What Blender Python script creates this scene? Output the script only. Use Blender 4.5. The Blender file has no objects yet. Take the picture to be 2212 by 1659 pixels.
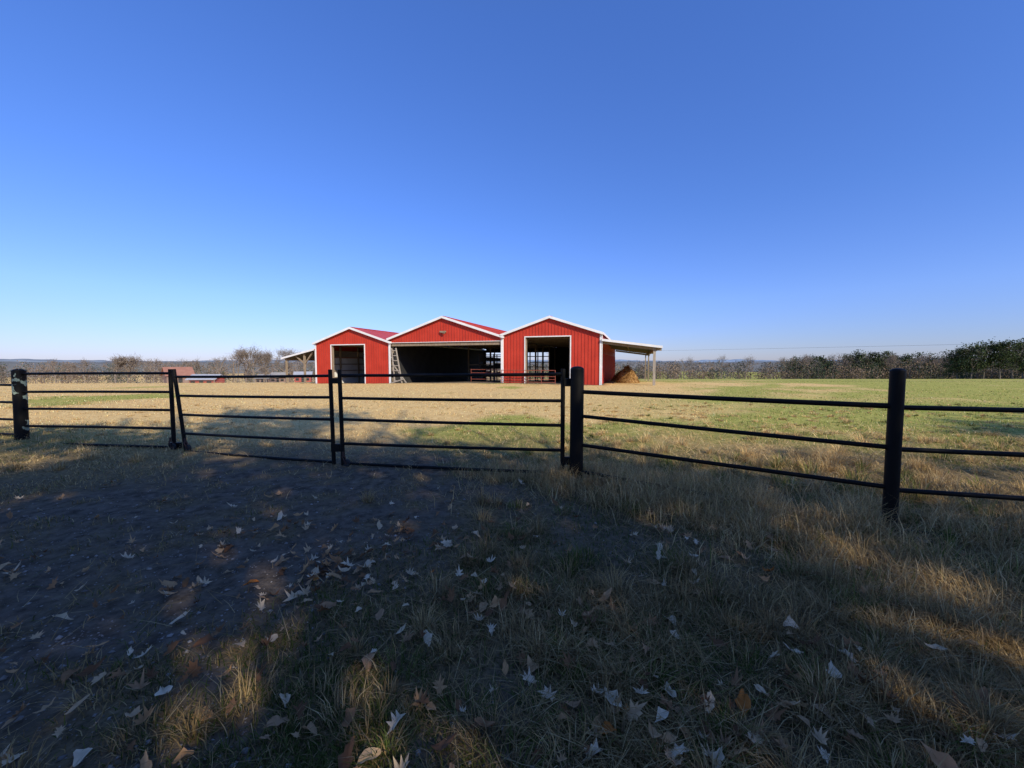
import bpy, math, numpy as np
from mathutils import Vector, Matrix
S=bpy.context.scene
RS=np.random.RandomState
# ---------------------------------------------------------------- noise / terrain
def vnoise(x,y,seed=0):
    x=np.asarray(x,float);y=np.asarray(y,float)
    xi=np.floor(x).astype(np.int64);yi=np.floor(y).astype(np.int64)
    fx=x-xi;fy=y-yi;fx=fx*fx*(3-2*fx);fy=fy*fy*(3-2*fy)
    def h(a,b):
        n=(a*374761393+b*668265263+seed*974634777)&0xffffffff
        n=((n^(n>>13))*1274126177)&0xffffffff
        n=n^(n>>16)
        return (n&0xffff)/65535.0
    return (h(xi,yi)*(1-fx)+h(xi+1,yi)*fx)*(1-fy)+(h(xi,yi+1)*(1-fx)+h(xi+1,yi+1)*fx)*fy
def fbm(x,y,seed=0,o=4):
    s=0;a=.5;t=0
    for i in range(o):
        s=s+a*vnoise(x*2**i,y*2**i,seed+i);t+=a;a*=.5
    return s/t
def sm(a,b,x):
    t=np.clip((np.asarray(x,float)-a)/(b-a),0,1);return t*t*(3-2*t)
BO=np.array([-.71,28.1]);ang=math.radians(-17.6);BX=np.array([math.cos(ang),math.sin(ang)]);BY=np.array([-BX[1],BX[0]])
def barn_local(x,y):
    dx=x-BO[0];dy=y-BO[1]
    return dx*BX[0]+dy*BX[1], dx*BY[0]+dy*BY[1]
def height(x,y,micro=True):
    x=np.asarray(x,float);y=np.asarray(y,float)
    z=-.04*np.clip(y-30,0,80)-.07*np.clip(y-110,0,120)
    z=z-1.1*sm(-18,-60,x)*sm(30,70,y)
    z=z-.18*sm(-2,-14,x)*sm(16,27,y)
    z=z+.2*np.exp(-((x+10.2)**2/5+(y-7.0)**2/2.5))
    z=z-.05*sm(1,2.5,x)*sm(7,3,y)
    f=1-sm(20,60,np.hypot(x,y))
    z=z+(fbm(x*.35,y*.35,5,3)-.5)*.10*f
    if micro: z=z+((fbm(x*2.3,y*2.3,9,4)-.5)*.06)*f
    return z
def pathmask(x,y):
    n=fbm(x*.9,y*.9,21,4)-.5; n2=fbm(x*4,y*4,33,3)-.5
    xr=-1.2+2.2*n+1.2*n2+1.2*sm(3.0,4.8,y)
    xl=-4.6+1.8*n+.8*n2-4.5*sm(4.6,3.0,y)
    m=sm(-.9,.7,xr-x)*sm(-.8,.8,x-xl)*(1-sm(5.,8.,y+2*n))
    m=m*np.clip(.80+1.5*n2,.3,1)
    m=np.maximum(m,.55*sm(.50,.64,fbm(x*.9,y*.9,61,4))*(1-sm(3,7.5,y))*(1-.7*sm(.5,2,x)))
    lx,ly=barn_local(x,y)
    b=sm(-17.5,-16.8,lx)*(1-sm(7,7.6,lx))*sm(-1.6+2.5*n,-.2,ly)*(1-sm(20,22,ly))
    return np.clip(np.maximum(m,b),0,1)
def greenmask(x,y):
    n=fbm(x*.12+3,y*.12,41,4); n3=fbm(x*.6,y*.6,47,4)
    far=.85*sm(.50,.63,n+.20*sm(7,17,x)*sm(6,9,y)-.16*sm(7,-4,x)+.16*sm(36,60,y)*sm(2,14,x)+.35*(n3-.5))
    r=np.exp(-((x-14)**2/60+(y-13)**2/20))
    l=np.exp(-((x+10)**2/9+(y-6.5)**2/3))
    near=(1-sm(3.0,4.6,y))*sm(-2,-.5,x)*(1-.85*sm(.7,2.2,x))*.7*sm(.32,.55,n3)
    return np.clip(np.maximum(np.maximum(far,r*(.55+n3)),np.maximum(l*.7,near)),0,1)
# ---------------------------------------------------------------- materials
def newmat(name,rough=.7,spec=.3):
    m=bpy.data.materials.new(name);m.use_nodes=True
    b=m.node_tree.nodes['Principled BSDF'];b.inputs['Roughness'].default_value=rough
    b.inputs['Specular IOR Level'].default_value=spec
    return m,m.node_tree.nodes,m.node_tree.links,b
def noise_mat(name,c1,c2,scale=5,rough=.7,spec=.3,bump=0.,metal=0,stretch=(1,1,1),detail=5):
    m,n,l,b=newmat(name,rough,spec)
    tc=n.new('ShaderNodeTexCoord');mp=n.new('ShaderNodeMapping');mp.inputs['Scale'].default_value=stretch
    no=n.new('ShaderNodeTexNoise');no.inputs['Scale'].default_value=scale;no.inputs['Detail'].default_value=detail
    cr=n.new('ShaderNodeValToRGB');cr.color_ramp.elements[0].position=.3;cr.color_ramp.elements[1].position=.7
    cr.color_ramp.elements[0].color=(*c1,1);cr.color_ramp.elements[1].color=(*c2,1)
    l.new(tc.outputs['Object'],mp.inputs[0]);l.new(mp.outputs[0],no.inputs['Vector']);l.new(no.outputs[0],cr.inputs[0]);l.new(cr.outputs[0],b.inputs['Base Color'])
    b.inputs['Metallic'].default_value=metal
    if bump:
        bp=n.new('ShaderNodeBump');bp.inputs['Strength'].default_value=bump;bp.inputs['Distance'].default_value=.01
        l.new(no.outputs[0],bp.inputs['Height']);l.new(bp.outputs[0],b.inputs['Normal'])
    return m
def attr_mat(name,rough=.8,spec=.15,trans=0):
    m,n,l,b=newmat(name,rough,spec)
    a=n.new('ShaderNodeAttribute');a.attribute_name='col'
    l.new(a.outputs['Color'],b.inputs['Base Color'])
    if trans:
        t=n.new('ShaderNodeBsdfTranslucent');mx=n.new('ShaderNodeMixShader');mx.inputs[0].default_value=trans
        l.new(a.outputs['Color'],t.inputs[0]);l.new(b.outputs[0],mx.inputs[1]);l.new(t.outputs[0],mx.inputs[2])
        l.new(mx.outputs[0],n['Material Output'].inputs[0])
    return m
M={}
M['red']=noise_mat('red_metal',(.42,.038,.020),(.52,.052,.028),1.2,.5,.25)
M['redroof']=noise_mat('red_roof_metal',(.42,.05,.03),(.52,.075,.05),.8,.4,.5)
M['white']=noise_mat('white_trim',(.70,.70,.68),(.82,.82,.80),2,.5)
M['whitein']=noise_mat('pale_sheeting',(.68,.67,.62),(.82,.81,.77),1.5,.6)
M['dark']=noise_mat('near_black',(.02,.02,.022),(.04,.038,.035),1.5,.9)  # near-black base; on the barn linings it stands for the unlit interior
M['wood']=noise_mat('weathered_wood',(.20,.15,.10),(.34,.27,.19),6,.85,.1,.4,stretch=(4,4,.6))
M['paleWood']=noise_mat('grey_wood',(.28,.24,.19),(.42,.37,.30),6,.85,.1,.4,stretch=(4,4,.6))
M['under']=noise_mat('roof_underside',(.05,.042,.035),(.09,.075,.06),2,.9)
M['hay']=noise_mat('hay',(.30,.17,.06),(.52,.33,.13),9,.9,.1,1.0,stretch=(1,1,3))
M['rust']=noise_mat('rusty_pipe',(.20,.05,.03),(.30,.08,.05),9,.7)
M['darkrust']=noise_mat('dark_rust',(.03,.02,.018),(.10,.045,.03),14,.8)
M['steel']=noise_mat('galvanised_steel',(.36,.37,.38),(.5,.51,.52),3,.5,.5,0,.2)
M['bark']=noise_mat('bark',(.09,.075,.06),(.20,.17,.14),8,.9,.1,.8,stretch=(1,1,.3))
M['attr']=attr_mat('foliage_tone',.95,.02)
M['leaf']=attr_mat('dry_leaf',.85,.05,.2)
M['grass']=attr_mat('grass_blades',.85,.05,.3)
M['stone']=attr_mat('gravel_stone',.9,.1)
M['rubber']=noise_mat('black_rubber',(.015,.015,.015),(.03,.03,.03),8,.8)
def black_paint(name,chips):
    m,n,l,b=newmat(name,.5,.14)
    tc=n.new('ShaderNodeTexCoord');no=n.new('ShaderNodeTexNoise');no.inputs['Scale'].default_value=5;no.inputs['Detail'].default_value=6
    cr=n.new('ShaderNodeValToRGB');e=cr.color_ramp.elements
    e[0].position=chips;e[0].color=(.006,.0055,.005,1);e[1].position=chips+.015;e[1].color=(.22,.27,.21,1)
    l.new(tc.outputs['Object'],no.inputs['Vector']);l.new(no.outputs[0],cr.inputs[0]);l.new(cr.outputs[0],b.inputs['Base Color'])
    n2=n.new('ShaderNodeTexNoise');n2.inputs['Scale'].default_value=40;l.new(tc.outputs['Object'],n2.inputs['Vector'])
    bp=n.new('ShaderNodeBump');bp.inputs['Strength'].default_value=.35;bp.inputs['Distance'].default_value=.004
    l.new(n2.outputs[0],bp.inputs['Height']);l.new(bp.outputs[0],b.inputs['Normal'])
    mr=n.new('ShaderNodeMapRange');mr.inputs[3].default_value=.4;mr.inputs[4].default_value=.7
    l.new(no.outputs[0],mr.inputs[0]);l.new(mr.outputs[0],b.inputs['Roughness'])
    return m
M['black']=black_paint('black_painted_pipe',.76)
M['blackchip']=black_paint('chipped_black_paint',.57)
# ---------------------------------------------------------------- mesh helpers
def mesh_np(name,V,F,mat,col=None,smooth=False,parent=None):
    me=bpy.data.meshes.new(name)
    me.vertices.add(len(V));me.vertices.foreach_set('co',np.asarray(V,np.float32).ravel())
    idx=np.concatenate([f.ravel() for f in F]).astype(np.int32)
    tot=np.concatenate([np.full(len(f),f.shape[1]) for f in F]).astype(np.int32)
    st=np.concatenate([[0],np.cumsum(tot)[:-1]]).astype(np.int32)
    me.loops.add(len(idx));me.loops.foreach_set('vertex_index',idx)
    me.polygons.add(len(tot));me.polygons.foreach_set('loop_start',st);me.polygons.foreach_set('loop_total',tot)
    if smooth: me.polygons.foreach_set('use_smooth',np.ones(len(tot),bool))
    me.update(calc_edges=True);me.validate()
    if col is not None:
        a=me.color_attributes.new('col','FLOAT_COLOR','POINT')
        c=np.ones((len(V),4),np.float32);c[:,:3]=col;a.data.foreach_set('color',c.ravel())
    ob=bpy.data.objects.new(name,me);S.collection.objects.link(ob)
    if mat: me.materials.append(mat)
    if parent: ob.parent=parent
    return ob
def empty(name,loc=(0,0,0),rz=0):
    e=bpy.data.objects.new(name,None);e.location=loc;e.rotation_euler=(0,0,rz);e.empty_display_size=.3
    S.collection.objects.link(e);return e
class MB:
    def __init__(s): s.v=[];s.f=[]
    def prism(s,poly,y0,y1):
        n=len(poly);b=len(s.v)
        s.v+=[(p[0],y0,p[1]) for p in poly]+[(p[0],y1,p[1]) for p in poly]
        s.f.append(tuple(range(b,b+n)));s.f.append(tuple(range(b+2*n-1,b+n-1,-1)))
        for i in range(n):
            j=(i+1)%n;s.f.append((b+i,b+n+i,b+n+j,b+j))
    def box(s,x0,x1,y0,y1,z0,z1): s.prism([(x0,z0),(x1,z0),(x1,z1),(x0,z1)],y0,y1)
    def beam(s,p0,p1,w,h=None):
        h=h or w;p0=Vector(p0);p1=Vector(p1);d=(p1-p0).normalized()
        up=Vector((0,0,1)) if abs(d.z)<.95 else Vector((0,1,0))
        a=d.cross(up).normalized()*w/2;c=a.cross(d).normalized()*h/2
        b=len(s.v)
        for p in (p0,p1):
            for q in (-a-c,a-c,a+c,-a+c): s.v.append(tuple(p+q))
        s.f+=[(b,b+3,b+2,b+1),(b+4,b+5,b+6,b+7)]
        for i in range(4):
            j=(i+1)%4;s.f.append((b+i,b+j,b+4+j,b+4+i))
    def cyl(s,p0,p1,r0,r1=None,n=14,cap=True):
        r1=r0 if r1 is None else r1;p0=Vector(p0);p1=Vector(p1);d=(p1-p0).normalized()
        up=Vector((0,0,1)) if abs(d.z)<.95 else Vector((1,0,0))
        a=d.cross(up).normalized();c=a.cross(d).normalized();b=len(s.v)
        for p,r in((p0,r0),(p1,r1)):
            for i in range(n):
                t=2*math.pi*i/n;s.v.append(tuple(p+a*math.cos(t)*r+c*math.sin(t)*r))
        for i in range(n):
            j=(i+1)%n;s.f.append((b+i,b+j,b+n+j,b+n+i))
        if cap: s.f.append(tuple(range(b+n-1,b-1,-1)));s.f.append(tuple(range(b+n,b+2*n)))
    def dome(s,p,r,h,n=16):
        rings=4;b=len(s.v)
        for k in range(rings):
            t=k/rings*math.pi/2
            for i in range(n):
                a=2*math.pi*i/n;s.v.append((p[0]+r*math.cos(t)*math.cos(a),p[1]+r*math.cos(t)*math.sin(a),p[2]+h*math.sin(t)))
        s.v.append((p[0],p[1],p[2]+h));top=len(s.v)-1
        for k in range(rings-1):
            for i in range(n):
                j=(i+1)%n;s.f.append((b+k*n+i,b+k*n+j,b+(k+1)*n+j,b+(k+1)*n+i))
        for i in range(n): s.f.append((b+(rings-1)*n+i,b+(rings-1)*n+(i+1)%n,top))
    def obj(s,name,mat,parent=None,smooth=False):
        me=bpy.data.meshes.new(name);me.from_pydata(s.v,[],s.f);me.update()
        me.materials.append(mat)
        if smooth:
            me.polygons.foreach_set('use_smooth',np.ones(len(me.polygons),bool))
            try: me.set_sharp_from_angle(angle=math.radians(40))
            except Exception: pass
        ob=bpy.data.objects.new(name,me);S.collection.objects.link(ob)
        if parent: ob.parent=parent
        return ob
# ---------------------------------------------------------------- ground sheet
def build_ground():
    ax=math.asinh(4000/1.5);xs=1.5*np.sinh(np.linspace(-ax,ax,380))
    ys=3+1.5*np.sinh(np.linspace(-math.asinh(90/1.5),math.asinh(4000/1.5),330))
    X,Y=np.meshgrid(xs,ys);Z=height(X,Y)
    V=np.stack([X.ravel(),Y.ravel(),Z.ravel()],1);nx=len(xs);ny=len(ys)
    i=np.arange(nx*ny).reshape(ny,nx)
    F=np.stack([i[:-1,:-1].ravel(),i[:-1,1:].ravel(),i[1:,1:].ravel(),i[1:,:-1].ravel()],1)
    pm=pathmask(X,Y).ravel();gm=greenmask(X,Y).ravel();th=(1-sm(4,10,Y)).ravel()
    col=np.stack([pm,gm,th],1)
    m,n,l,b=newmat('pasture_ground',1.,.02)
    a=n.new('ShaderNodeAttribute');a.attribute_name='col';sp=n.new('ShaderNodeSeparateColor');l.new(a.outputs['Color'],sp.inputs[0])
    tc=n.new('ShaderNodeTexCoord')
    def nz(sc,st=(1,1,1),d=6):
        mp=n.new('ShaderNodeMapping');mp.inputs['Scale'].default_value=st
        q=n.new('ShaderNodeTexNoise');q.inputs['Scale'].default_value=sc;q.inputs['Detail'].default_value=d;q.inputs['Roughness'].default_value=.65
        l.new(tc.outputs['Object'],mp.inputs[0]);l.new(mp.outputs[0],q.inputs['Vector']);return q.outputs[0]
    def ramp(src,c1,c2,p1=.35,p2=.65):
        r=n.new('ShaderNodeValToRGB');e=r.color_ramp.elements;e[0].position=p1;e[1].position=p2;e[0].color=(*c1,1);e[1].color=(*c2,1);l.new(src,r.inputs[0]);return r.outputs[0]
    def mix(f,c1,c2):
        x=n.new('ShaderNodeMix');x.data_type='RGBA';l.new(f,x.inputs[0]);l.new(c1,x.inputs[6]);l.new(c2,x.inputs[7]);return x.outputs[2]
    fine=nz(7);med=nz(.5,(.6,1.6,1));
    tan=mix(med,ramp(fine,(.52,.33,.12),(.76,.53,.22)),ramp(fine,(.64,.44,.18),(.85,.63,.30)))
    grn=ramp(fine,(.20,.25,.045),(.42,.42,.10))
    base=mix(sp.outputs[1],tan,grn)
    thatch=ramp(nz(22),(.08,.062,.032),(.28,.20,.105))  # thatch tone, also darkened to paint depth under the near blades
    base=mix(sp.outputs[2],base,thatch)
    dirt=ramp(nz(9,d=12),(.055,.043,.032),(.21,.165,.12),.32,.70)
    base=mix(sp.outputs[0],base,dirt)
    l.new(base,b.inputs['Base Color'])
    bp=n.new('ShaderNodeBump');bp.inputs['Strength'].default_value=.8;bp.inputs['Distance'].default_value=.035
    l.new(nz(26,d=8),bp.inputs['Height']);l.new(bp.outputs[0],b.inputs['Normal'])
    mesh_np('ground',V,[F],m,col,True)
build_ground()
# ---------------------------------------------------------------- grass
def blades(x,y,L,w,a0,a1,col,rng,z=None,ph=None):
    n=len(x);z=height(x,y)-.005 if z is None else z
    ph=rng.uniform(0,2*np.pi,n) if ph is None else ph
    dx=np.cos(ph);dy=np.sin(ph);sx=-dy*w/2;sy=dx*w/2
    tw=rng.uniform(-1,1,n)
    mx=x+dx*np.sin(a0)*L*.5;my=y+dy*np.sin(a0)*L*.5;mz=z+np.cos(a0)*L*.5
    tx=mx+dx*np.sin(a1)*L*.5+sx*tw*8;ty=my+dy*np.sin(a1)*L*.5+sy*tw*8;tz=np.maximum(mz+np.cos(a1)*L*.5,z+.004)
    V=np.stack([x-sx,y-sy,z, x+sx,y+sy,z, mx+sx*.8,my+sy*.8,mz, mx-sx*.8,my-sy*.8,mz, tx,ty,tz],1).reshape(-1,3)
    b=np.arange(n)*5
    Q=np.stack([b,b+1,b+2,b+3],1);T=np.stack([b+3,b+2,b+4],1)
    return V,Q,T,np.repeat(col,5,0)
def pickcol(n,rng,g):
    tan=np.array([[.68,.47,.20],[.60,.41,.17],[.80,.60,.30],[.46,.31,.14],[.38,.26,.13]])
    grn=np.array([[.14,.19,.04],[.20,.24,.05],[.27,.29,.08],[.10,.14,.03]])
    c=tan[rng.randint(0,5,n)];gg=grn[rng.randint(0,4,n)]
    k=(rng.rand(n)<g)[:,None]
    return np.where(k,gg,c)*rng.uniform(.75,1.2,(n,1))
def emit(name,P):
    off=0;Vs=[];Qs=[];Ts=[];Cs=[]
    for V,Q,T,C in P: Vs.append(V);Qs.append(Q+off);Ts.append(T+off);Cs.append(C);off+=len(V)
    return mesh_np(name,np.concatenate(Vs),[np.concatenate(Qs),np.concatenate(Ts)],M['grass'],np.concatenate(Cs))
def build_grass():
    rng=RS(4);N=350000
    y=np.exp(rng.uniform(math.log(.7),math.log(42),N));x=rng.uniform(-1.65,1.65,N)*y
    pm=pathmask(x,y);g=greenmask(x,y)
    lx,ly=barn_local(x,y)
    clump=fbm(x*1.6,y*1.6,77,3)
    keep=(rng.rand(N)>pm*1.12)&~((lx>-20.5)&(lx<10.5)&(ly>-.3))&(rng.rand(N)<.25+1.4*sm(.32,.6,clump))
    x,y,g,clump=x[keep],y[keep],g[keep],clump[keep];n=len(x)
    L=rng.uniform(.03,.085,n)*(.5+1.0*clump)*(1+.25*sm(6,20,y))*(1-.5*sm(10,26,y));w=.0026+.0011*y*rng.uniform(.5,1.1,n)
    w=np.minimum(w,.03)
    a0=rng.uniform(.2,1.3,n);a1=a0+rng.uniform(.2,1.0,n)
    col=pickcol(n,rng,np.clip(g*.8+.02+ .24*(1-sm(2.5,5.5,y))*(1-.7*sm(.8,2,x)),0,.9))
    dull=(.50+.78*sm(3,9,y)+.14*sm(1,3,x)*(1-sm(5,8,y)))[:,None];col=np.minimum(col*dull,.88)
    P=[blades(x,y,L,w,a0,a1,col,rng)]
    N=80000;y=np.exp(rng.uniform(math.log(.9),math.log(9),N));x=rng.uniform(-1.6,1.6,N)*y
    k=(rng.rand(N)<(.12+.88*sm(-.8,1.2,x)+.6*sm(4.5,6,y))*(.12+sm(.38,.6,fbm(x*1.3,y*1.3,55,4))))&(rng.rand(N)>pathmask(x,y)*.85)
    x,y=x[k],y[k];n=len(x);a0=rng.uniform(1.0,1.5,n)
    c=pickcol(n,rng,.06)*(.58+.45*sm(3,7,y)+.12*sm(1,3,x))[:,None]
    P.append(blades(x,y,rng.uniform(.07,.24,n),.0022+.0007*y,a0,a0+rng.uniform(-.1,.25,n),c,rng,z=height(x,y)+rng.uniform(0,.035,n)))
    T=3600;ty=np.exp(rng.uniform(math.log(1.2),math.log(14),T));tx=rng.uniform(-1.6,1.6,T)*ty
    k=(rng.rand(T)>pathmask(tx,ty)*1.3)&(rng.rand(T)<.14+.86*sm(-.8,1.4,tx)+.3*sm(6,9,ty))&(rng.rand(T)<.12+1.25*sm(.38,.6,fbm(tx*.6,ty*.6,59,3)))
    tx,ty=tx[k],ty[k];T=len(tx);per=75
    rad=np.repeat(rng.uniform(.03,.13,T),per);hh=np.repeat(rng.uniform(.07,.23,T)*(1+.45*sm(1,2.5,tx))*(1-.3*(1-sm(1.5,3,ty)))*(1-.66*sm(6.0,8.5,ty)),per);n=T*per
    ph=rng.uniform(0,6.28,n);rr=np.sqrt(rng.rand(n))*rad
    xx=np.repeat(tx,per)+np.cos(ph)*rr;yy=np.repeat(ty,per)+np.sin(ph)*rr
    a0=rng.uniform(.05,.9,n);a1=a0+rng.uniform(.2,1.2,n)
    gg=np.repeat((rng.rand(T)<.20*(1-sm(5,7,ty))*(1-.6*sm(.8,2,tx))+.35*greenmask(tx,ty)),per)*.7
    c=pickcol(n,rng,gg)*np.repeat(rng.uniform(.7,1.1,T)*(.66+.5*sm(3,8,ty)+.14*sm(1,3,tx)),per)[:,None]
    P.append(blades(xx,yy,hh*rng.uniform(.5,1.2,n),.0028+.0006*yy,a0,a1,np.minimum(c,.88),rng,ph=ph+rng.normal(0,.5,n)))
    emit('grass',P)
    segs=[((-13,7.6),(-8.72,6.8),1500,.16),((-8.72,6.8),(-5.7,6.45),1500,.14),((-.6,5.1),(.81,4.78),6000,.22),((.81,4.78),(3.43,3.42),26000,.34),((3.43,3.42),(8,2.3),20000,.36),((.4,4.7),(1.1,4.9),2500,.34),((3.1,3.4),(3.7,3.45),4500,.46),((1.8,3.0),(4.5,2.0),12000,.24)]
    P=[]
    for i,((x0,y0),(x1,y1),k,l) in enumerate(segs):
        t=rng.rand(k);o=rng.normal(0,.30,k);o2=rng.normal(0,.36,k)
        if i in(5,6): o*=.4;o2*=.4
        xx=x0+(x1-x0)*t+o;yy=y0+(y1-y0)*t+o2
        cl=fbm(xx*2,yy*2,101,3);kk=rng.rand(k)<sm(.36,.58,cl);xx,yy=xx[kk],yy[kk];m=len(xx)
        c=pickcol(m,rng,.04)*.95
        aa=rng.uniform(.1,1.2,m)
        P.append(blades(xx,yy,rng.uniform(.35,1.15,m)*l,rng.uniform(.003,.006,m),aa,aa+rng.uniform(.3,1.2,m),c,rng))
    emit('tall_dead_grass',P)
build_grass()
# ---------------------------------------------------------------- fallen leaves, gravel
def build_litter():
    rng=RS(12)
    out=[(0,-.5),(.07,-.30),(.24,-.34),(.13,-.14),(.33,-.06),(.16,.06),(.27,.28),(.09,.24),(0,.55),(-.09,.22),(-.24,.32),(-.15,.08),(-.36,0),(-.14,-.12),(-.22,-.32),(-.07,-.28)]
    oval=[(0,-.5),(.09,-.36),(.2,-.2),(.25,-.02),(.2,.18),(.13,.36),(.05,.46),(0,.55),(-.05,.46),(-.13,.36),(-.2,.18),(-.25,-.02),(-.2,-.2),(-.09,-.36),(-.04,-.42),(-.02,-.46)]
    V=[];F=[];C=[]
    def put(x,y,s,shape,c):
        b=len(V);cu=rng.uniform(.3,2.4);cv=rng.uniform(-1.0,1.8);ph=rng.uniform(0,6.28);ti=rng.normal(0,.35);tj=rng.normal(0,.35)
        pts=[(0,0)]+[(px*rng.uniform(.6,1.3),py*rng.uniform(.8,1.15)) for px,py in shape]
        p=float(pathmask(x,y));z0=float(height(x,y))+rng.uniform(.012,.03)+(1-p)*rng.uniform(.015,.045)
        for px,py in pts:
            zz=cu*px*px*1.6+cv*py*py+px*ti+py*tj+rng.uniform(-.05,.05)
            X=px*math.cos(ph)-py*math.sin(ph);Y=px*math.sin(ph)+py*math.cos(ph)
            V.append((x+X*s,y+Y*s,z0+max(zz,-.15)*s))
            C.append(np.array(c)*rng.uniform(.7,1.15))
        k=len(shape)
        for i in range(k): F.append((b,b+1+i,b+1+(i+1)%k))
    pal=[(.52,.32,.16),(.60,.40,.22),(.34,.18,.085),(.68,.51,.31),(.24,.12,.055),(.52,.29,.13),(.18,.09,.045),(.42,.25,.13),(.74,.58,.38)]
    cl=[(rng.uniform(-2.3,1.5),rng.uniform(1.4,3.4)) for _ in range(18)]
    n=0
    while n<800:
        if rng.rand()<.35:
            q=cl[rng.randint(18)];x=q[0]+rng.normal(0,.2);y=q[1]+rng.normal(0,.14)
        else:
            y=math.exp(rng.uniform(math.log(1.0),math.log(4.6)));x=rng.uniform(-1.5,1.5)*y
            if x>.7*y and rng.rand()<.3: continue
        if y<.9: continue
        c=pal[rng.randint(len(pal))]
        if rng.rand()<.012: c=(.50,.17,.04)
        put(x,y,rng.uniform(.045,.11),out if rng.rand()<.5 else oval,c);n+=1
    mesh_np('fallen_leaves',np.array(V),[np.array(F)],M['leaf'],np.array(C))
    N=14000;y=np.exp(rng.uniform(math.log(1),math.log(7.5),N));x=rng.uniform(-1.6,.5,N)*y
    k=rng.rand(N)<pathmask(x,y)*1.0;x,y=x[k],y[k];N=len(x);z=height(x,y)
    s=rng.uniform(.003,.008,N)*(1+(rng.rand(N)<.08)*1.4)
    o=np.array([[1,0,0],[0,1,0],[-1,0,0],[0,-1,0],[0,0,.7],[0,0,-.7]])
    P=(o[None]*rng.uniform(.6,1.3,(N,6,1)))*s[:,None,None]
    ph=rng.uniform(0,6.28,N);c,sn=np.cos(ph)[:,None],np.sin(ph)[:,None]
    Q=np.stack([P[...,0]*c-P[...,1]*sn,P[...,0]*sn+P[...,1]*c,P[...,2]],-1)+np.stack([x,y,z+s*.2],1)[:,None]
    f=np.array([[0,1,4],[1,2,4],[2,3,4],[3,0,4],[1,0,5],[2,1,5],[3,2,5],[0,3,5]])
    FF=(f[None]+(np.arange(N)*6)[:,None,None]).reshape(-1,3)
    g=rng.uniform(.08,.34,(N,1))*np.array([[1,.90,.78]])
    mesh_np('gravel',Q.reshape(-1,3),[FF],M['stone'],np.repeat(g,6,0))
build_litter()
# ---------------------------------------------------------------- fence and gates
def gz(x,y): return float(height(x,y,False))
def post(parent,name,x,y,top,r,mat,lean=(0,0)):
    b=MB();z=gz(x,y)-.3
    b.cyl((x-lean[0],y-lean[1],z),(x,y,top-r*.45),r,r,24,False);b.dome((x,y,top-r*.45),r,r*.45,24)
    b.obj(name,mat,parent,True)
def rail(b,p,q,r,sag=0.0,seg=8):
    p=Vector(p);q=Vector(q);pr=p
    for i in range(1,seg+1):
        t=i/seg;c=p.lerp(q,t);c.z-=sag*4*t*(1-t)
        b.cyl(pr,c,r,r,12,i in(1,seg));pr=c
fence=empty('pipe_fence')
post(fence,'post_1',-8.72,6.8,1.39,.088,M['blackchip'],(.03,0))
post(fence,'post_2',.81,4.78,1.455,.084,M['black'])
post(fence,'post_3',3.43,3.42,1.45,.054,M['black'],(.0,0))
post(fence,'post_4',6.4,2.69,1.45,.054,M['black'])
post(fence,'post_5',-13.2,7.75,1.4,.085,M['black'])
b=MB()
for z0,z1 in((1.138,1.11),(.837,.736),(.474,.372),(.14,.0)): rail(b,(.81,4.78,z0),(3.43,3.42,z1),.025 if z0>1 else .022,.004)
for z0,z1 in((1.10,1.11),(.723,.734),(.351,.358),(-.03,-.01)):
    rail(b,(3.43,3.42,z0),(6.4,2.69,z1),.022,.004);rail(b,(6.4,2.69,z1),(9.4,1.95,z1),.022)
for z in(1.09,.78,.47,.2): rail(b,(-13.2,7.75,z),(-8.72,6.8,z+.01),.022)
for z0,z1 in((1.30,1.32),(.98,1.006),(.68,.70),(.37,.39),(.06,.07)): rail(b,(-8.72,6.8,z0),(-5.70,6.43,z1),.022,-.004)
b.cyl((-5.71,6.43,.0),(-5.71,6.43,1.39),.031,.031,16)
b.box(-5.78,-5.60,6.40,6.46,.06,.15)
b.obj('rails',M['black'],fence,True)
def gate(name,pL,pR,zl,zr,topL,topR,extra):
    e=empty(name);b=MB()
    (xa,ya),(xb,yb)=pL[0],pL[1];(xc,yc),(xd,yd)=pR[0],pR[1]
    b.cyl((xb,yb,zl[-1]-.03),(xa,ya,topL),.028,.028,16);b.cyl((xd,yd,zr[-1]-.03),(xc,yc,topR),.028,.028,16)
    for a,c in zip(zl,zr):
        tl=(a-zl[-1])/(topL-zl[-1]);tr=(c-zr[-1])/(topR-zr[-1])
        rail(b,(xb+(xa-xb)*tl,yb+(ya-yb)*tl,a),(xd+(xc-xd)*tr,yd+(yc-yd)*tr,c),.021,.006)
    b.obj('frame',M['black'],e,True)
    b=MB()
    for (x0,x1,y0,y1,z0,z1) in extra['plates']: b.box(x0,x1,y0,y1,z0,z1)
    if extra['plates']: b.obj('hinge_plates',M['black'],e)
    for i,(x,y) in enumerate(extra['wheels']):
        z=gz(x,y)+.055
        w=MB();nrm=Vector((.3,.95,0)).normalized()
        w.cyl(Vector((x,y,z))-nrm*.015,Vector((x,y,z))+nrm*.015,.055,.055,18)
        w.obj('wheel_%d'%(i+1),M['rubber'],e,True)
        w=MB()
        for s in(-1,1):
            w.beam(Vector((x,y,z))+nrm*.022*s,Vector((x-.05,y,z+.10))+nrm*.022*s,.02,.006)
        w.cyl((x-.05,y,z+.09),(x-.05,y,z+.16),.014)
        w.cyl(Vector((x,y,z))-nrm*.027,Vector((x,y,z))+nrm*.027,.012)
        w.obj('caster_fork_%d'%(i+1),M['darkrust'],e)
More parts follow.
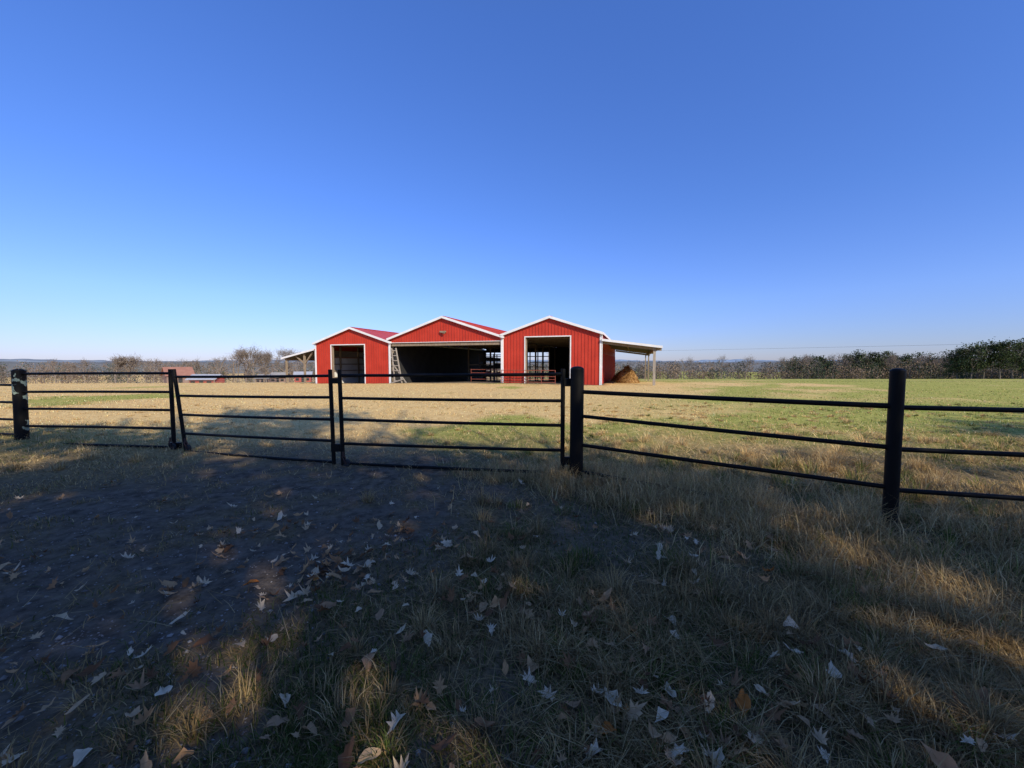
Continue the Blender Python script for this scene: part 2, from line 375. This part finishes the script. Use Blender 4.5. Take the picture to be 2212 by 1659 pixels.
gate('pipe_gate',((-5.60,6.37),(-5.44,6.35)),((-2.61,5.52),(-2.58,5.50)),
  (1.264,.95,.635,.32,.02),(1.31,1.0,.68,.37,.06),1.39,1.40,
  {'plates':[(-2.60,-2.44,5.46,5.50,1.20,1.28),(-2.60,-2.43,5.46,5.50,.22,.33)],'wheels':[(-5.36,6.30),(-5.66,6.36)]})
gate('pipe_gate',((-2.45,5.46),(-2.42,5.44)),((.645,4.86),(.645,4.86)),
  (1.317,.995,.69,.343,.06),(1.354,1.015,.70,.38,.087),1.40,1.42,
  {'plates':[(.65,.79,4.82,4.86,1.20,1.30),(.65,.79,4.82,4.86,.20,.30)],'wheels':[(-2.36,5.42)]})
# ---------------------------------------------------------------- barn
def build_barn():
    e=empty('red_barn',(BO[0],BO[1],0),ang)
    red=MB();ribs=MB();roof=MB();und=MB();wh=MB();wood=MB();pale=MB();dk=MB();rr=MB()
    Lb=20.
    def wing(x0,x1,eave,peak,base,door,dtop,open_bot=None):
        xm=(x0+x1)/2
        zt=lambda x: eave+(peak-eave)*(1-abs(x-xm)/(xm-x0))
        zb=base-1.3
        if open_bot is None:
            d0,d1=door
            red.prism([(x0+.01,zb),(d0,zb),(d0,zt(d0)),(x0+.01,eave)],0,.05)
            red.prism([(d1,zb),(x1-.01,zb),(x1-.01,eave),(d1,zt(d1))],0,.05)
            poly=[(d0,dtop),(d1,dtop),(d1,zt(d1))]+([(xm,peak)] if d0<xm<d1 else [])+[(d0,zt(d0))]
            red.prism(poly,0,.05)
            wh.box(d0-.04,d0+.03,-.05,-.003,base-.3,dtop+.04);wh.box(d1-.03,d1+.04,-.05,-.003,base-.3,dtop+.04)
            wh.box(d0+.032,d1-.032,-.05,-.003,dtop-.03,dtop+.04)
            wood.box(d0-.02,d0+.1,.052,.2,base-.3,dtop);wood.box(d1-.1,d1+.02,.052,.2,base-.3,dtop)
        else:
            red.prism([(x0+.01,open_bot),(x1-.01,open_bot),(x1-.01,eave),(xm,peak),(x0+.01,eave)],0,.05)
            wh.box(x0+.1,x1-.1,-.045,-.003,open_bot-.03,open_bot+.01)
            wood.box(x0+.1,x1-.1,.055,.14,open_bot-.28,open_bot+.02)
        x=x0+.23
        while x<x1-.1:
            z0=zb
            if open_bot is not None: z0=open_bot+.03
            elif door[0]-.06<x<door[1]+.06: z0=dtop+.06
            ribs.box(x-.018,x+.018,-.028,.01,z0,zt(x)-.02);x+=.23
        sl=(peak-eave)/(xm-x0);ov=.12
        for sgn in(-1,1):
            xe=xm+sgn*(xm-x0+ov);ze=eave-sl*ov
            def pr(mb,a,c,y0,y1):
                p=[(xm,peak+a),(xe,ze+a),(xe,ze+c),(xm,peak+c)]
                if sgn<0:p=p[::-1]
                mb.prism(p,y0,y1)
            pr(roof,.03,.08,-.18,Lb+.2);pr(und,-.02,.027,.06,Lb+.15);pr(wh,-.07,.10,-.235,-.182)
            y=0.1
            while y<Lb:
                rr.beam((xm,y,peak+.09),(xe,y,ze+.09),.04,.03);y+=.6
            wh.box(min(xe,xe+sgn*.04),max(xe,xe+sgn*.04),-.235,Lb+.2,ze-.06,ze+.09)
        rr.box(xm-.12,xm+.12,-.17,Lb+.2,peak+.07,peak+.10)
        y=.4
        while y<Lb:
            wood.beam((x0+.1,y,eave-.12),(x1-.1,y,eave-.12),.05,.14)
            wood.beam((x0+.1,y,eave-.05),(xm,y,peak-.12),.05,.12);wood.beam((x1-.1,y,eave-.05),(xm,y,peak-.12),.05,.12)
            wood.beam((xm,y,eave-.1),(xm,y,peak-.15),.05,.09)
            q=(xm-x0)/2
            wood.beam((xm-q,y,eave-.1),(xm-q,y,zt(xm-q)-.1),.05,.09);wood.beam((xm+q,y,eave-.1),(xm+q,y,zt(xm+q)-.1),.05,.09)
            y+=2.45
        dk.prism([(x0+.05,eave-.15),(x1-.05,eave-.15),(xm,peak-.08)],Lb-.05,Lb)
    wing(0,7.04,3.47,4.64,0,(1.72,4.98),3.32)
    wing(-9.54,0,3.36,4.93,-.1,None,0,3.08)
    wing(-17.0,-9.54,3.12,4.34,-.2,(-15.35,-11.95),2.98)
    for x,z in((.0,3.45),(7.04,3.4)): wh.box(x-.09,x+.09,-.06,-.03,-.6,z)
    wh.box(-9.63,-9.45,-.06,-.03,-.7,3.1);wh.box(-17.05,-16.9,-.06,-.03,-.8,3.05)
    wh.box(7.045,7.075,-.06,.12,-.6,3.35);wh.box(-.02,.1,-.03,.3,-.5,3.3)
    zb=-1.4
    red.box(6.99,7.035,.055,Lb,zb,2.15);red.box(6.99,7.035,.055,Lb,2.62,3.4)
    for y0 in np.arange(.055,Lb,1.6): red.box(6.99,7.035,y0,y0+.8,2.15,2.62)
    y=.3
    while y<Lb: ribs.box(7.03,7.06,y-.018,y+.018,zb,2.13);y+=.23
    y=.2
    while y<Lb:
        wood.box(6.86,6.985,y,y+.12,zb,3.3)
        wood.box(-.07,.07,y+.1,y+.24,zb,3.25)
        wood.box(-9.62,-9.46,y+.1,y+.24,zb,3.0)
        y+=3.2
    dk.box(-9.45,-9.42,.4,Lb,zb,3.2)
    pale.box(-9.50,-9.455,.4,Lb,zb,3.1)
    red.box(-16.99,-16.945,.055,Lb,zb,1.95);red.box(-16.99,-16.945,.055,Lb,2.5,3.05)
    pale.box(-16.94,-16.92,.2,Lb,zb,1.9)
    for z in(.1,.7,1.3,1.95,2.5): wood.box(-16.915,-16.83,.2,Lb,z,z+.08)
    y=.2
    while y<Lb: wood.box(-16.82,-16.70,y,y+.12,zb,3.0);y+=2.4
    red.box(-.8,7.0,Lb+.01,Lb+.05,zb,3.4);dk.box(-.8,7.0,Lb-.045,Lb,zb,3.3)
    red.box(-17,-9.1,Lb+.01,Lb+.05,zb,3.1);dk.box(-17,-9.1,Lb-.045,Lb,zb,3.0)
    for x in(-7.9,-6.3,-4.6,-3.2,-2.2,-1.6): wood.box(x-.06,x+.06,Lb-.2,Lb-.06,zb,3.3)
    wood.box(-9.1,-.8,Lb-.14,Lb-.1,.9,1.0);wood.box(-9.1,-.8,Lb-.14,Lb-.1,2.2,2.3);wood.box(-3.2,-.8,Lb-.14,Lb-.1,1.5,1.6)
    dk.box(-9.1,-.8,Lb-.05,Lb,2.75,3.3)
    for x in(-7.1,-4.7,-2.4):
        wood.box(x-.07,x+.07,9.9,10.04,-1,3.1)
    for z in(.3,.75,1.2): wood.box(-7.1,-4.7,9.85,9.89,z,z+.12)
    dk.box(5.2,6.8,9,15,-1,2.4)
    xi,xo,zi,zo=7.08,10.85,3.02,2.50
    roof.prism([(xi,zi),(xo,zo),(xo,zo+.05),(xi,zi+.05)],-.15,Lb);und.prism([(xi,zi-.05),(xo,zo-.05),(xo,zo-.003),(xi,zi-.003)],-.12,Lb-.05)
    wh.prism([(xi,zi-.08),(xo,zo-.08),(xo,zo+.07),(xi,zi+.07)],-.2,-.152)
    wh.box(xo+.002,xo+.04,-.2,Lb,zo-.08,zo+.08)
    pp=MB()
    pp.box(10.34,10.50,.02,.18,-1.4,2.42)
    for y in(0.02,10,19.8):
        if y>1: wood.box(10.35,10.45,y,y+.1,-1.4,2.42)
        wood.beam((xi,y+.08,zi-.16),(xo,y+.08,zo-.16),.06,.18)
    wood.beam((10.41,0,2.34),(10.41,Lb,2.34),.06,.2);wood.beam((8.7,0,2.66),(8.7,Lb,2.66),.05,.1)
    xi,xo,zi,zo=-17.04,-20.7,2.62,1.86
    p=[(xo,zo),(xi,zi),(xi,zi+.05),(xo,zo+.05)];roof.prism(p,-.15,14)
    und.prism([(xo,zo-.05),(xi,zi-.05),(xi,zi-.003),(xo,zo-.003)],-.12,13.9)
    wh.prism([(xo,zo-.08),(xi,zi-.08),(xi,zi+.07),(xo,zo+.07)],-.2,-.152)
    for y in(0.02,6.9,13.8):
        wood.box(-20.45,-20.32,y,y+.13,-1.4,1.86)
    wood.box(-18.4,-18.26,.02,.16,-1.4,2.3);wood.beam((-18.35,.1,1.4),(-19.3,.1,2.06),.1);wood.beam((-18.3,.1,1.4),(-17.4,.1,2.4),.1)
    wood.beam((-20.37,0,1.76),(-20.37,14,1.76),.06,.16)
    dk.box(-20.3,-17.1,13.7,13.75,-1.4,1.9)  # near-black sheet stands in for shade under the lean-to roof
    lm=MB();lm.box(-5.0,-4.5,-.14,-.03,3.78,3.9);lm.beam((-4.95,-.1,3.80),(-4.55,-.22,3.72),.1,.05)
    red.obj('red_metal_walls',M['red'],e);ribs.obj('wall_ribs',M['red'],e);roof.obj('roof_panels',M['redroof'],e);rr.obj('roof_ribs',M['redroof'],e)
    und.obj('roof_underside',M['under'],e);wh.obj('white_trim',M['white'],e);wood.obj('timber_frame',M['wood'],e);pale.obj('pale_lining',M['whitein'],e)
    dk.obj('shade_lining',M['dark'],e);pp.obj('lean_to_post',M['paleWood'],e);lm.obj('gable_light_fixture',M['wood'],e)  # near-black linings paint in the darkness of the unlit bays
    return e
build_barn()
def at_barn(name,lx,ly,z=0):
    p=BO+BX*lx+BY*ly
    return empty(name,(p[0],p[1],z),ang)
e=at_barn('livestock_panel',0,0,0);b=MB()
for x0,x1,y in((.05,2.0,-.35),(2.05,4.0,-.42)):
    for z in(.12,.32,.52,.72,.95): b.cyl((x0,y,z),(x1,y,z),.022,.022,8)
    for x in(x0,(x0+x1)/2,x1): b.cyl((x,y,-.05),(x,y,.97),.024,.024,8)
b.obj('pipe_rails',M['rust'],e)
e=at_barn('livestock_panel',-3.0,1.2,0);b=MB()
for z in(.2,.45,.7,.95): b.cyl((0,0,z),(2.6,.2,z),.022,.022,8)
for x in(0,1.3,2.6): b.cyl((x,x*.077,-.05),(x,x*.077,1.0),.024,.024,8)
b.obj('pipe_rails',M['rust'],e)
e=at_barn('wooden_ladder',-8.6,-.25,-.15);b=MB()
b.beam((-.35,0,0),(-.75,.2,2.8),.08);b.beam((.30,0,0),(-.35,.2,2.8),.08)
for i in range(7):
    t=(i+.5)/7;b.beam((-.35-.4*t,.2*t-.03,2.8*t),(.30-.65*t,.2*t-.03,2.8*t),.04,.06)
b.beam((-.7,-.05,0),(.5,-.05,.35),.08);b.beam((.65,.1,0),(-.55,.1,1.5),.07)
b.obj('rails_and_rungs',M['paleWood'],e)
e=at_barn('storage_rack',-4.9,7.5,-.2);b=MB()
for x in(0,1.4,2.8):
    for y in(0,.9): b.box(x,x+.08,y,y+.08,-.2,2.5)
for z in(.35,1.1,1.8,2.4): b.box(-.05,2.95,-.02,1.0,z,z+.05)
b.obj('shelving',M['under'],e)
b=MB();rng=RS(3)
for z in(.405,1.155,1.855):
    x=.12
    while x<2.5:
        w=rng.uniform(.2,.5);b.box(x,x+w,.1,.1+rng.uniform(.4,.7),z,z+rng.uniform(.2,.5));x+=w+.07
b.obj('stored_boxes',M['dark'],e)
def haypile(name,lx,ly,sx,sy,h,seed):
    p=BO+BX*lx+BY*ly;rng=RS(seed)
    n=26;m=40;th=np.linspace(0,2*np.pi,m,endpoint=False);V=[]
    g=gz(p[0],p[1])-.05
    for i in range(n):
        r=1-i/(n-1)
        for t in th:
            rr=r*(1+.25*(vnoise(math.cos(t)*2+5,math.sin(t)*2+r*3,seed)-.5))
            z=h*(1-r**1.5)*(1+.3*(float(vnoise(t*3,r*5,seed+2))-.5))
            V.append((p[0]+sx*rr*math.cos(t)+rng.normal(0,.03),p[1]+sy*rr*math.sin(t)+rng.normal(0,.03),g+z+rng.normal(0,.025)))
    i=np.arange(n*m).reshape(n,m);j=np.roll(i,-1,1)
    F=np.stack([i[:-1].ravel(),j[:-1].ravel(),j[1:].ravel(),i[1:].ravel()],1)
    o=mesh_np(name,np.array(V,float),[F],M['hay'])
    k=4000;t=rng.uniform(0,6.28,k);r=rng.rand(k)**.6;x=p[0]+sx*r*np.cos(t)*1.05;y=p[1]+sy*r*np.sin(t)*1.05
    z=g+h*(1-r**1.5)
    a=rng.uniform(.6,1.5,k);c=pickcol(k,rng,0)*np.array([[.8,.64,.5]])
    V,Q,T,C=blades(x,y,rng.uniform(.1,.3,k),np.full(k,.018),a,a+.3,c,rng,z)
    q=mesh_np('straw',V,[Q,T],M['grass'],C);q.parent=o
haypile('hay_pile',8.7,3.6,.85,.9,1.25,5)
haypile('hay_pile',8.1,8.5,.8,1.2,.9,8)
# ---------------------------------------------------------------- trees
def segs_to_mesh(segs,k=5,rmin=0):
    P0=np.array([s[0] for s in segs]);P1=np.array([s[1] for s in segs]);R0=np.maximum(np.array([s[2] for s in segs]),rmin);R1=np.maximum(np.array([s[3] for s in segs]),rmin*.8)
    D=P1-P0;D/=np.linalg.norm(D,axis=1,keepdims=True)+1e-9
    U=np.where(np.abs(D[:,2:3])<.9,np.array([[0,0,1.]]),np.array([[1.,0,0]]))
    A=np.cross(D,U);A/=np.linalg.norm(A,axis=1,keepdims=True);B=np.cross(A,D)
    t=2*np.pi*np.arange(k)/k;c=np.cos(t)[None,:,None];s=np.sin(t)[None,:,None]
    ring=A[:,None]*c+B[:,None]*s
    V=np.concatenate([P0[:,None]+ring*R0[:,None,None],P1[:,None]+ring*R1[:,None,None]],1).reshape(-1,3)
    b=(np.arange(len(segs))*2*k)[:,None];i=np.arange(k)[None];j=(i+1)%k
    F=np.stack([(b+i).ravel(),(b+j).ravel(),(b+k+j).ravel(),(b+k+i).ravel()],1)
    return V,F
def grow(rng,base,H,levels=5,r0=None,spread=.6,up=.25,nch=3):
    r0=r0 or H*.02;segs=[];tips=[]
    def rec(p,d,l,r,lev):
        q=p;n=2
        for i in range(n):
            dd=d+rng.normal(0,.10,3);dd/=np.linalg.norm(dd);q2=q+dd*l/n
            segs.append((q,q2,r*(1-.15*i),r*(1-.15*(i+1))));q=q2
            if lev>0 and lev<levels-1 and rng.rand()<.6 and i==0:
                d2=dd+rng.normal(0,spread,3);d2/=np.linalg.norm(d2);rec(q,d2,l*.55,r*.45,lev-2 if lev>1 else 0)
        if lev==0: tips.append(q);return
        for c in range(nch):
            d2=d+rng.normal(0,spread,3);d2[2]+=up;d2/=np.linalg.norm(d2)
            rec(q,d2,l*rng.uniform(.62,.82),r*.62,lev-1)
    rec(np.array(base,float),np.array([0,0,1.]),H*.27,r0,levels)
    zt=max(t[2] for t in tips)-base[2];k=H/zt
    b=np.array(base,float)
    segs=[((s[0]-b)*k+b,(s[1]-b)*k+b,s[2],s[3]) for s in segs];tips=[(t-b)*k+b for t in tips]
    return segs,tips
def leafquads(P,size,rng,col):
    n=len(P);A=rng.normal(0,1,(n,3));A/=np.linalg.norm(A,axis=1,keepdims=True);B=rng.normal(0,1,(n,3));B=np.cross(A,B);B/=np.linalg.norm(B,axis=1,keepdims=True)
    s=(size*rng.uniform(.6,1.3,n))[:,None]
    V=np.stack([P-A*s,P+B*s*.5,P+A*s,P-B*s*.5],1).reshape(-1,3)
    b=(np.arange(n)*4)[:,None];F=b+np.arange(4)[None]
    return V,F,np.repeat(col,4,0)
def bare_tree(name,x,y,H,seed,levels=5,r0=None,tone=(.20,.165,.13)):
    rng=RS(seed);g=gz(x,y)-.1;segs,tips=grow(rng,(x,y,g),H,levels,r0 or H*.02,.55,.22)
    V,F=segs_to_mesh(segs,5,.03)
    c=np.tile(np.array(tone),(len(V),1))*rng.uniform(.85,1.15,(len(V),1))
    o=mesh_np(name,V,[F],M['attr'],c)
    T=np.array(tips);P=T[rng.randint(0,len(T),len(T)*3)]+rng.normal(0,H*.035,(len(T)*3,3))
    sg=[(P[i],P[i]+rng.normal(0,H*.05,3)+np.array([0,0,H*.02]),.02,.01) for i in range(len(P))]
    V,F=segs_to_mesh(sg,3);q=mesh_np('twigs',V,[F],M['attr'],np.tile(np.array(tone)*1.1,(len(V),1)));q.parent=o
    return o
def crown_tree(name,x,y,H,seed,clumps,per,rad,zlo,cols,ls=.14,shape='round',cr=.75):
    rng=RS(seed);g=gz(x,y)-.1;segs,tips=grow(rng,(x,y,g),H*.95,4,H*.017,.55,.25)
    V,F=segs_to_mesh(segs,7);o=mesh_np(name,V,[F],M['bark'])
    C=[]
    while len(C)<clumps:
        p=rng.uniform(-1,1,3)
        if shape=='round' and np.linalg.norm(p)>1: continue
        zz=(p[2]+1)/2
        if shape=='cone' and math.hypot(p[0],p[1])>(1.05-zz)**.5: continue
        C.append((x+p[0]*rad,y+p[1]*rad,g+zlo+(H-zlo)*zz))
    C=np.array(C);P=np.repeat(C,per,0)+rng.normal(0,cr*.5,(clumps*per,3))*np.array([1,1,.6])
    tone=np.repeat(rng.uniform(.55,1.4,clumps),per)[:,None]
    cc=np.array(cols)[rng.randint(0,len(cols),clumps*per)]*tone
    V,F,cc=leafquads(P,ls,rng,cc);q=mesh_np('foliage',V,[F],M['attr'],cc);q.parent=o
    return o
oakc=[(.22,.13,.06),(.28,.17,.08),(.16,.12,.05)]
pinec=[(.035,.052,.022),(.05,.070,.028),(.066,.086,.035),(.07,.075,.04)]
SUN_AZ=35;SUN_EL=32
sx,sy=math.sin(math.radians(SUN_AZ)),-math.cos(math.radians(SUN_AZ));te=math.tan(math.radians(SUN_EL))
def behind(Ex,Ey,D): return Ex+sx*D,Ey+sy*D,D*te
for i,(Ex,Ey,D,cl,per) in enumerate([(-14.5,9.0,21,66,68),(-9.5,8.0,20,78,74),(-5,7.4,21,95,80),(-.8,6.5,20,78,74),(3.6,5.6,22,40,52),(8.2,5.2,20,20,44),(13,5.2,22,24,44)]):
    x,y,h=behind(Ex,Ey,D);crown_tree('oak_tree',x,y,h,100+i,cl,per,3.5,3.0,oakc,.155)
x,y,h=behind(-7.5,12.6,29);crown_tree('pine_tree',x,y,h,140,26,70,1.7,h-3.6,pinec,.16)
x,y,h=behind(11.5,9.2,28);crown_tree('pine_tree',x,y,h,141,30,60,2.6,h-3.0,pinec,.16)
R=RS(9)
for i in range(17):
    u=1.165+.033*i+R.uniform(-.006,.006);Y=R.uniform(102,114);v=[.036,.050,.060,.054,.064,.058,.067,.060][min(i,7)]+R.uniform(-.003,.003);pz=1.5+v*Y
    x=u*Y;g=gz(x,Y);crown_tree('pine_tree',x,Y,pz-g,200+i,56,46,2.4,R.uniform(1.2,3.4),pinec,.23,'round',1.4)
for i,(u,Y,v) in enumerate([(.74,158,.016),(.78,152,.020),(.81,150,.018),(.87,146,.026),(.90,140,.030),(.94,142,.036),(.965,146,.031),(.99,150,.027),(1.02,148,.022),(1.05,150,.026),(1.09,148,.024),(1.125,140,.031)]):
    x=u*Y;g=gz(x,Y);pz=1.5+v*Y;crown_tree('pine_tree',x,Y,pz-g,230+i,46,46,2.6,2.6,pinec,.28,'cone' if i%2 else 'round',1.4)
for i,(px,Y,top,lv) in enumerate([(250,62,768,4),(275,64,771,5),(330,105,774,4),(548,100,750,5),(530,103,757,5),(512,112,764,4),(575,104,760,5),(620,118,756,5),(640,120,760,4),(470,116,770,4),(430,120,774,4),(1560,140,768,4),(1610,150,770,4),(1800,135,764,4),(395,120,775,4),(1480,150,772,4),(1760,140,767,5),(1850,140,764,5),(2000,138,768,5),(2060,136,764,5),(1935,140,765,5),(180,120,776,4),(120,118,778,4),(1700,150,772,4)]):
    x=(px-1106)/831*Y;g=gz(x,Y);H=1.5+(783-top)/831*Y-g
    bare_tree('bare_tree',x,Y,H,300+i,lv,r0=H*.022,tone=(.22,.18,.145))
def treeline():
    rng=RS(77);VV=[];FF=[];CC=[];off=0
    def add(V,F,C):
        nonlocal off
        VV.append(V);FF.append(F+off);CC.append(C);off+=len(V)
    def tree(x,y,top,rad,col,n,ls):
        g=gz(x,y);H=top-g
        if H<1: return
        V,F=segs_to_mesh([(np.array([x,y,g-.3]),np.array([x,y,g+H*.7]),.14,.06)],4);add(V,F,np.tile(np.array([.16,.13,.11]),(len(V),1)))
        p=rng.normal(0,.42,(n,3));p[:,2]=rng.beta(1.5,1.7,n)
        wz=np.sqrt(np.clip(1-(p[:,2]-.45)**2*3.2,.15,1))
        P=np.stack([x+p[:,0]*rad*wz,y+p[:,1]*rad*wz,g+H*(.04+.96*p[:,2])],1)
        c=np.array(col)*rng.uniform(.75,1.25,(n,1))
        V,F,C=leafquads(P,ls,rng,c);add(V,F,C)
    br=[(.16,.115,.075),(.20,.145,.095),(.14,.105,.075),(.23,.16,.10),(.17,.115,.07)]
    gr=[(.045,.058,.03),(.055,.068,.035)]
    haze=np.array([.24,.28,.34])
    for k in range(1400):
        right=k>=1000
        u=rng.uniform(-1.75,1.9) if not right else rng.uniform(.70,1.9)
        lay=rng.randint(3) if not right else rng.randint(2)
        if lay==0:
            Y=rng.uniform(118,150);top=1.5-rng.uniform(.004,.022)*Y
            if u<.75 and rng.rand()<.5: continue
            if right: top=1.5+rng.uniform(-.02,.014)*Y
        elif lay==1:
            Y=rng.uniform(160,230);top=1.5+rng.uniform(-.004,.006)*Y
            if u>.70: top=1.5+rng.uniform(.004,.021)*Y
        else:
            Y=rng.uniform(260,420);top=1.5+rng.uniform(-.002,.006)*Y
        col=np.array(gr[rng.randint(2)] if rng.rand()<(.38 if u>.7 else .18) else br[rng.randint(5)])
        h=[.04,.12,.30][lay];col=col*(1-h)+haze*h*.9  # distance haze mixed into the foliage colour, stronger per layer
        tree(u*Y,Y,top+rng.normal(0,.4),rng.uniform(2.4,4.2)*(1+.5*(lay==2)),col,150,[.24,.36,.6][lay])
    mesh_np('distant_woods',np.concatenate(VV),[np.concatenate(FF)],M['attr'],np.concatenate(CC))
treeline()
def hills():
    th=np.linspace(-1.25,1.25,420)
    for j,(R,zt,amp,c) in enumerate([(620,1.8,3.5,(.15,.155,.15)),(1100,5,9,(.18,.215,.25)),(2200,14,22,(.21,.28,.37))]):  # bluish-grey distance haze painted into the hill colours
        V=[];m=len(th)
        n=fbm(th*6+j*7,th*0+j,60+j,5);fr=fbm(th*120,th*0+3,90+j,3)
        for k,(dr,f) in enumerate(((0,0),(25,.75),(50,1),(160,.4))):
            r=R+dr
            top=zt+amp*(n-.5)*1.3+(fr-.5)*R*.0022
            z=-14+(top+14)*f
            V.append(np.stack([np.sin(th)*r,np.cos(th)*r,z],1))
        V=np.concatenate(V);i=np.arange(4*m).reshape(4,m)
        F=np.stack([i[:-1,:-1].ravel(),i[:-1,1:].ravel(),i[1:,1:].ravel(),i[1:,:-1].ravel()],1)
        mt=noise_mat('hazy_wooded_hill_%d'%j,tuple(np.array(c)*.8),tuple(np.array(c)*1.2),.06,.95,.05,0)
        mesh_np('hills',V,[F],mt,smooth=True)
hills()
# ---------------------------------------------------------------- distant buildings
def house(name,x,y,w,d,eave,peak,wall,roofm,rz=0,door=True):
    e=empty(name,(x,y,gz(x,y)),rz)
    b=MB();b.prism([(-w/2,-.5),(w/2,-.5),(w/2,eave),(-w/2,eave)],-d/2,d/2)
    for s in(-1,1):
        i=len(b.v);xx=s*w/2;b.v+=[(xx,-d/2,eave),(xx,d/2,eave),(xx,0,peak)];b.f.append((i,i+1,i+2))
    b.obj('walls',wall,e)
    b=MB()
    for s in(-1,1):
        i=len(b.v);o=.35;k=(peak-eave)/(d/2)
        b.v+=[(-w/2-o,0,peak+.05),(w/2+o,0,peak+.05),(w/2+o,s*(d/2+o),eave-k*o+.05),(-w/2-o,s*(d/2+o),eave-k*o+.05),
              (-w/2-o,0,peak+.17),(w/2+o,0,peak+.17),(w/2+o,s*(d/2+o),eave-k*o+.17),(-w/2-o,s*(d/2+o),eave-k*o+.17)]
        b.f+=[(i,i+1,i+2,i+3),(i+4,i+5,i+6,i+7),(i+2,i+3,i+7,i+6),(i,i+3,i+7,i+4),(i+1,i+2,i+6,i+5)]
    b.obj('roof',roofm,e)
    b=MB()
    if door: b.box(-w*.08,w*.08,-d/2-.03,-d/2-.003,-.1,min(2.1,eave*.85))
    for q in(-.33,.3): b.box(w*q-.4,w*q+.4,-d/2-.03,-d/2-.003,eave*.4,eave*.75)
    b.obj('openings',M['dark'],e)
    return e
M['orange']=noise_mat('rust_red_roof',(.26,.12,.085),(.34,.17,.12),1,.7)
M['oldred']=noise_mat('faded_red_boards',(.30,.06,.045),(.38,.09,.065),1,.8)
M['brick']=noise_mat('brown_brick',(.20,.13,.10),(.28,.19,.15),3,.9)
M['oldtin']=noise_mat('old_tin_roof',(.22,.21,.20),(.32,.31,.30),3,.8)
def bp(px,Y): return (px-1106)/831*Y
house('red_shed',bp(446,72),72,4.4,3.0,1.35,2.1,M['oldred'],M['steel'],.1)
house('farmhouse',bp(384,105),105,5.6,5,2.4,4.4,M['brick'],M['orange'],.9)
house('farmhouse',bp(605,114),114,4,4,2.0,3.2,M['brick'],M['oldtin'],.2)
house('metal_shed',bp(575,118),118,4,4,1.8,2.8,M['brick'],M['oldtin'],0)
house('red_shed',bp(655,108),108,4,4,2.2,3.2,M['oldred'],M['steel'],.4)
def pole(x,y,H):
    e=empty('utility_pole',(x,y,gz(x,y)));b=MB();b.cyl((0,0,-.5),(0,0,H),.16,.11,10);b.beam((-1.0,.6,H-.5),(1.0,-.6,H-.5),.12)
    for t in(-.9,0,.9): b.cyl((t,-t*.6,H-.44),(t,-t*.6,H-.24),.05)
    b.obj('pole_and_crossarm',M['wood'],e)
pole(bp(505,104),104,5.6)
pole(20,213,7.0-gz(20,213));pole(200,31,7.0-gz(200,31))
b=MB();prev=None
for i in range(41):
    t=i/40;p=Vector((20+180*t,213-182*t,7.0-1.0*4*t*(1-t)*.5))
    if prev is not None: b.cyl(prev,p,.024,.024,5,False)
    prev=p
b.obj('power_line',M['rubber'])
e=empty('wire_fence');b=MB();w=MB()
pts=[(-78+i*4.2,66+ .35*i) for i in range(13)]
for i,(x,y) in enumerate(pts):
    z=gz(x,y);b.cyl((x,y,z-.2),(x,y,z+1.25),.06,.06,6)
    if i:
        for h in(.5,.85,1.15): w.cyl((*pts[i-1],gz(*pts[i-1])+h),(x,y,z+h),.012,.012,4,False)
b.obj('fence_posts',M['wood'],e);w.obj('wires',M['oldtin'],e)
# ---------------------------------------------------------------- light, sky, camera
d=Vector((sx*math.cos(math.radians(SUN_EL)),sy*math.cos(math.radians(SUN_EL)),math.sin(math.radians(SUN_EL))))
L=bpy.data.lights.new('sun','SUN');L.energy=5.0;L.angle=math.radians(.5);L.color=(1,.90,.72)
o=bpy.data.objects.new('sun',L);o.rotation_euler=d.to_track_quat('Z','Y').to_euler();S.collection.objects.link(o)
W=bpy.data.worlds.new('World');S.world=W;W.use_nodes=True;n=W.node_tree.nodes;l=W.node_tree.links
bg=n['Background'];sk=n.new('ShaderNodeTexSky');sk.sky_type='NISHITA';sk.sun_disc=False
sk.sun_elevation=math.radians(SUN_EL);sk.sun_rotation=math.radians(180-SUN_AZ)
sk.air_density=1.0;sk.dust_density=.2;sk.ozone_density=2.5;sk.altitude=100
# clear cold-air colour grading by elevation above the horizon
tc=n.new('ShaderNodeTexCoord');sp=n.new('ShaderNodeSeparateXYZ');l.new(tc.outputs['Generated'],sp.inputs[0])
cr=n.new('ShaderNodeValToRGB');el=cr.color_ramp.elements
def T(c): return tuple(v/2.6 for v in c)+(1,)
el[0].position=0;el[0].color=T((.56,.62,1.06));el[1].position=.95;el[1].color=T((1.0,1.18,1.65))
for p,c in((.05,(.60,.68,1.14)),(.14,(.68,.82,1.38)),(.34,(.64,.90,1.56)),(.65,(.70,1.05,1.84))):
    q=el.new(p);q.color=T(c)
l.new(sp.outputs['Z'],cr.inputs[0])
vm=n.new('ShaderNodeVectorMath');vm.operation='MULTIPLY';l.new(sk.outputs[0],vm.inputs[0]);l.new(cr.outputs[0],vm.inputs[1])
vs=n.new('ShaderNodeVectorMath');vs.operation='SCALE';vs.inputs['Scale'].default_value=2.6;l.new(vm.outputs[0],vs.inputs[0])
l.new(vs.outputs[0],bg.inputs[0]);bg.inputs[1].default_value=.13
cam=bpy.data.cameras.new('camera');co=bpy.data.objects.new('camera',cam);S.collection.objects.link(co);S.camera=co
cam.sensor_width=36;cam.lens=13.52;cam.clip_end=9000;cam.clip_start=.05
co.location=(0,0,1.5);co.rotation_euler=(math.radians(90-3.2),0,0)
S.view_settings.view_transform='Standard';S.view_settings.look='None';S.view_settings.exposure=0
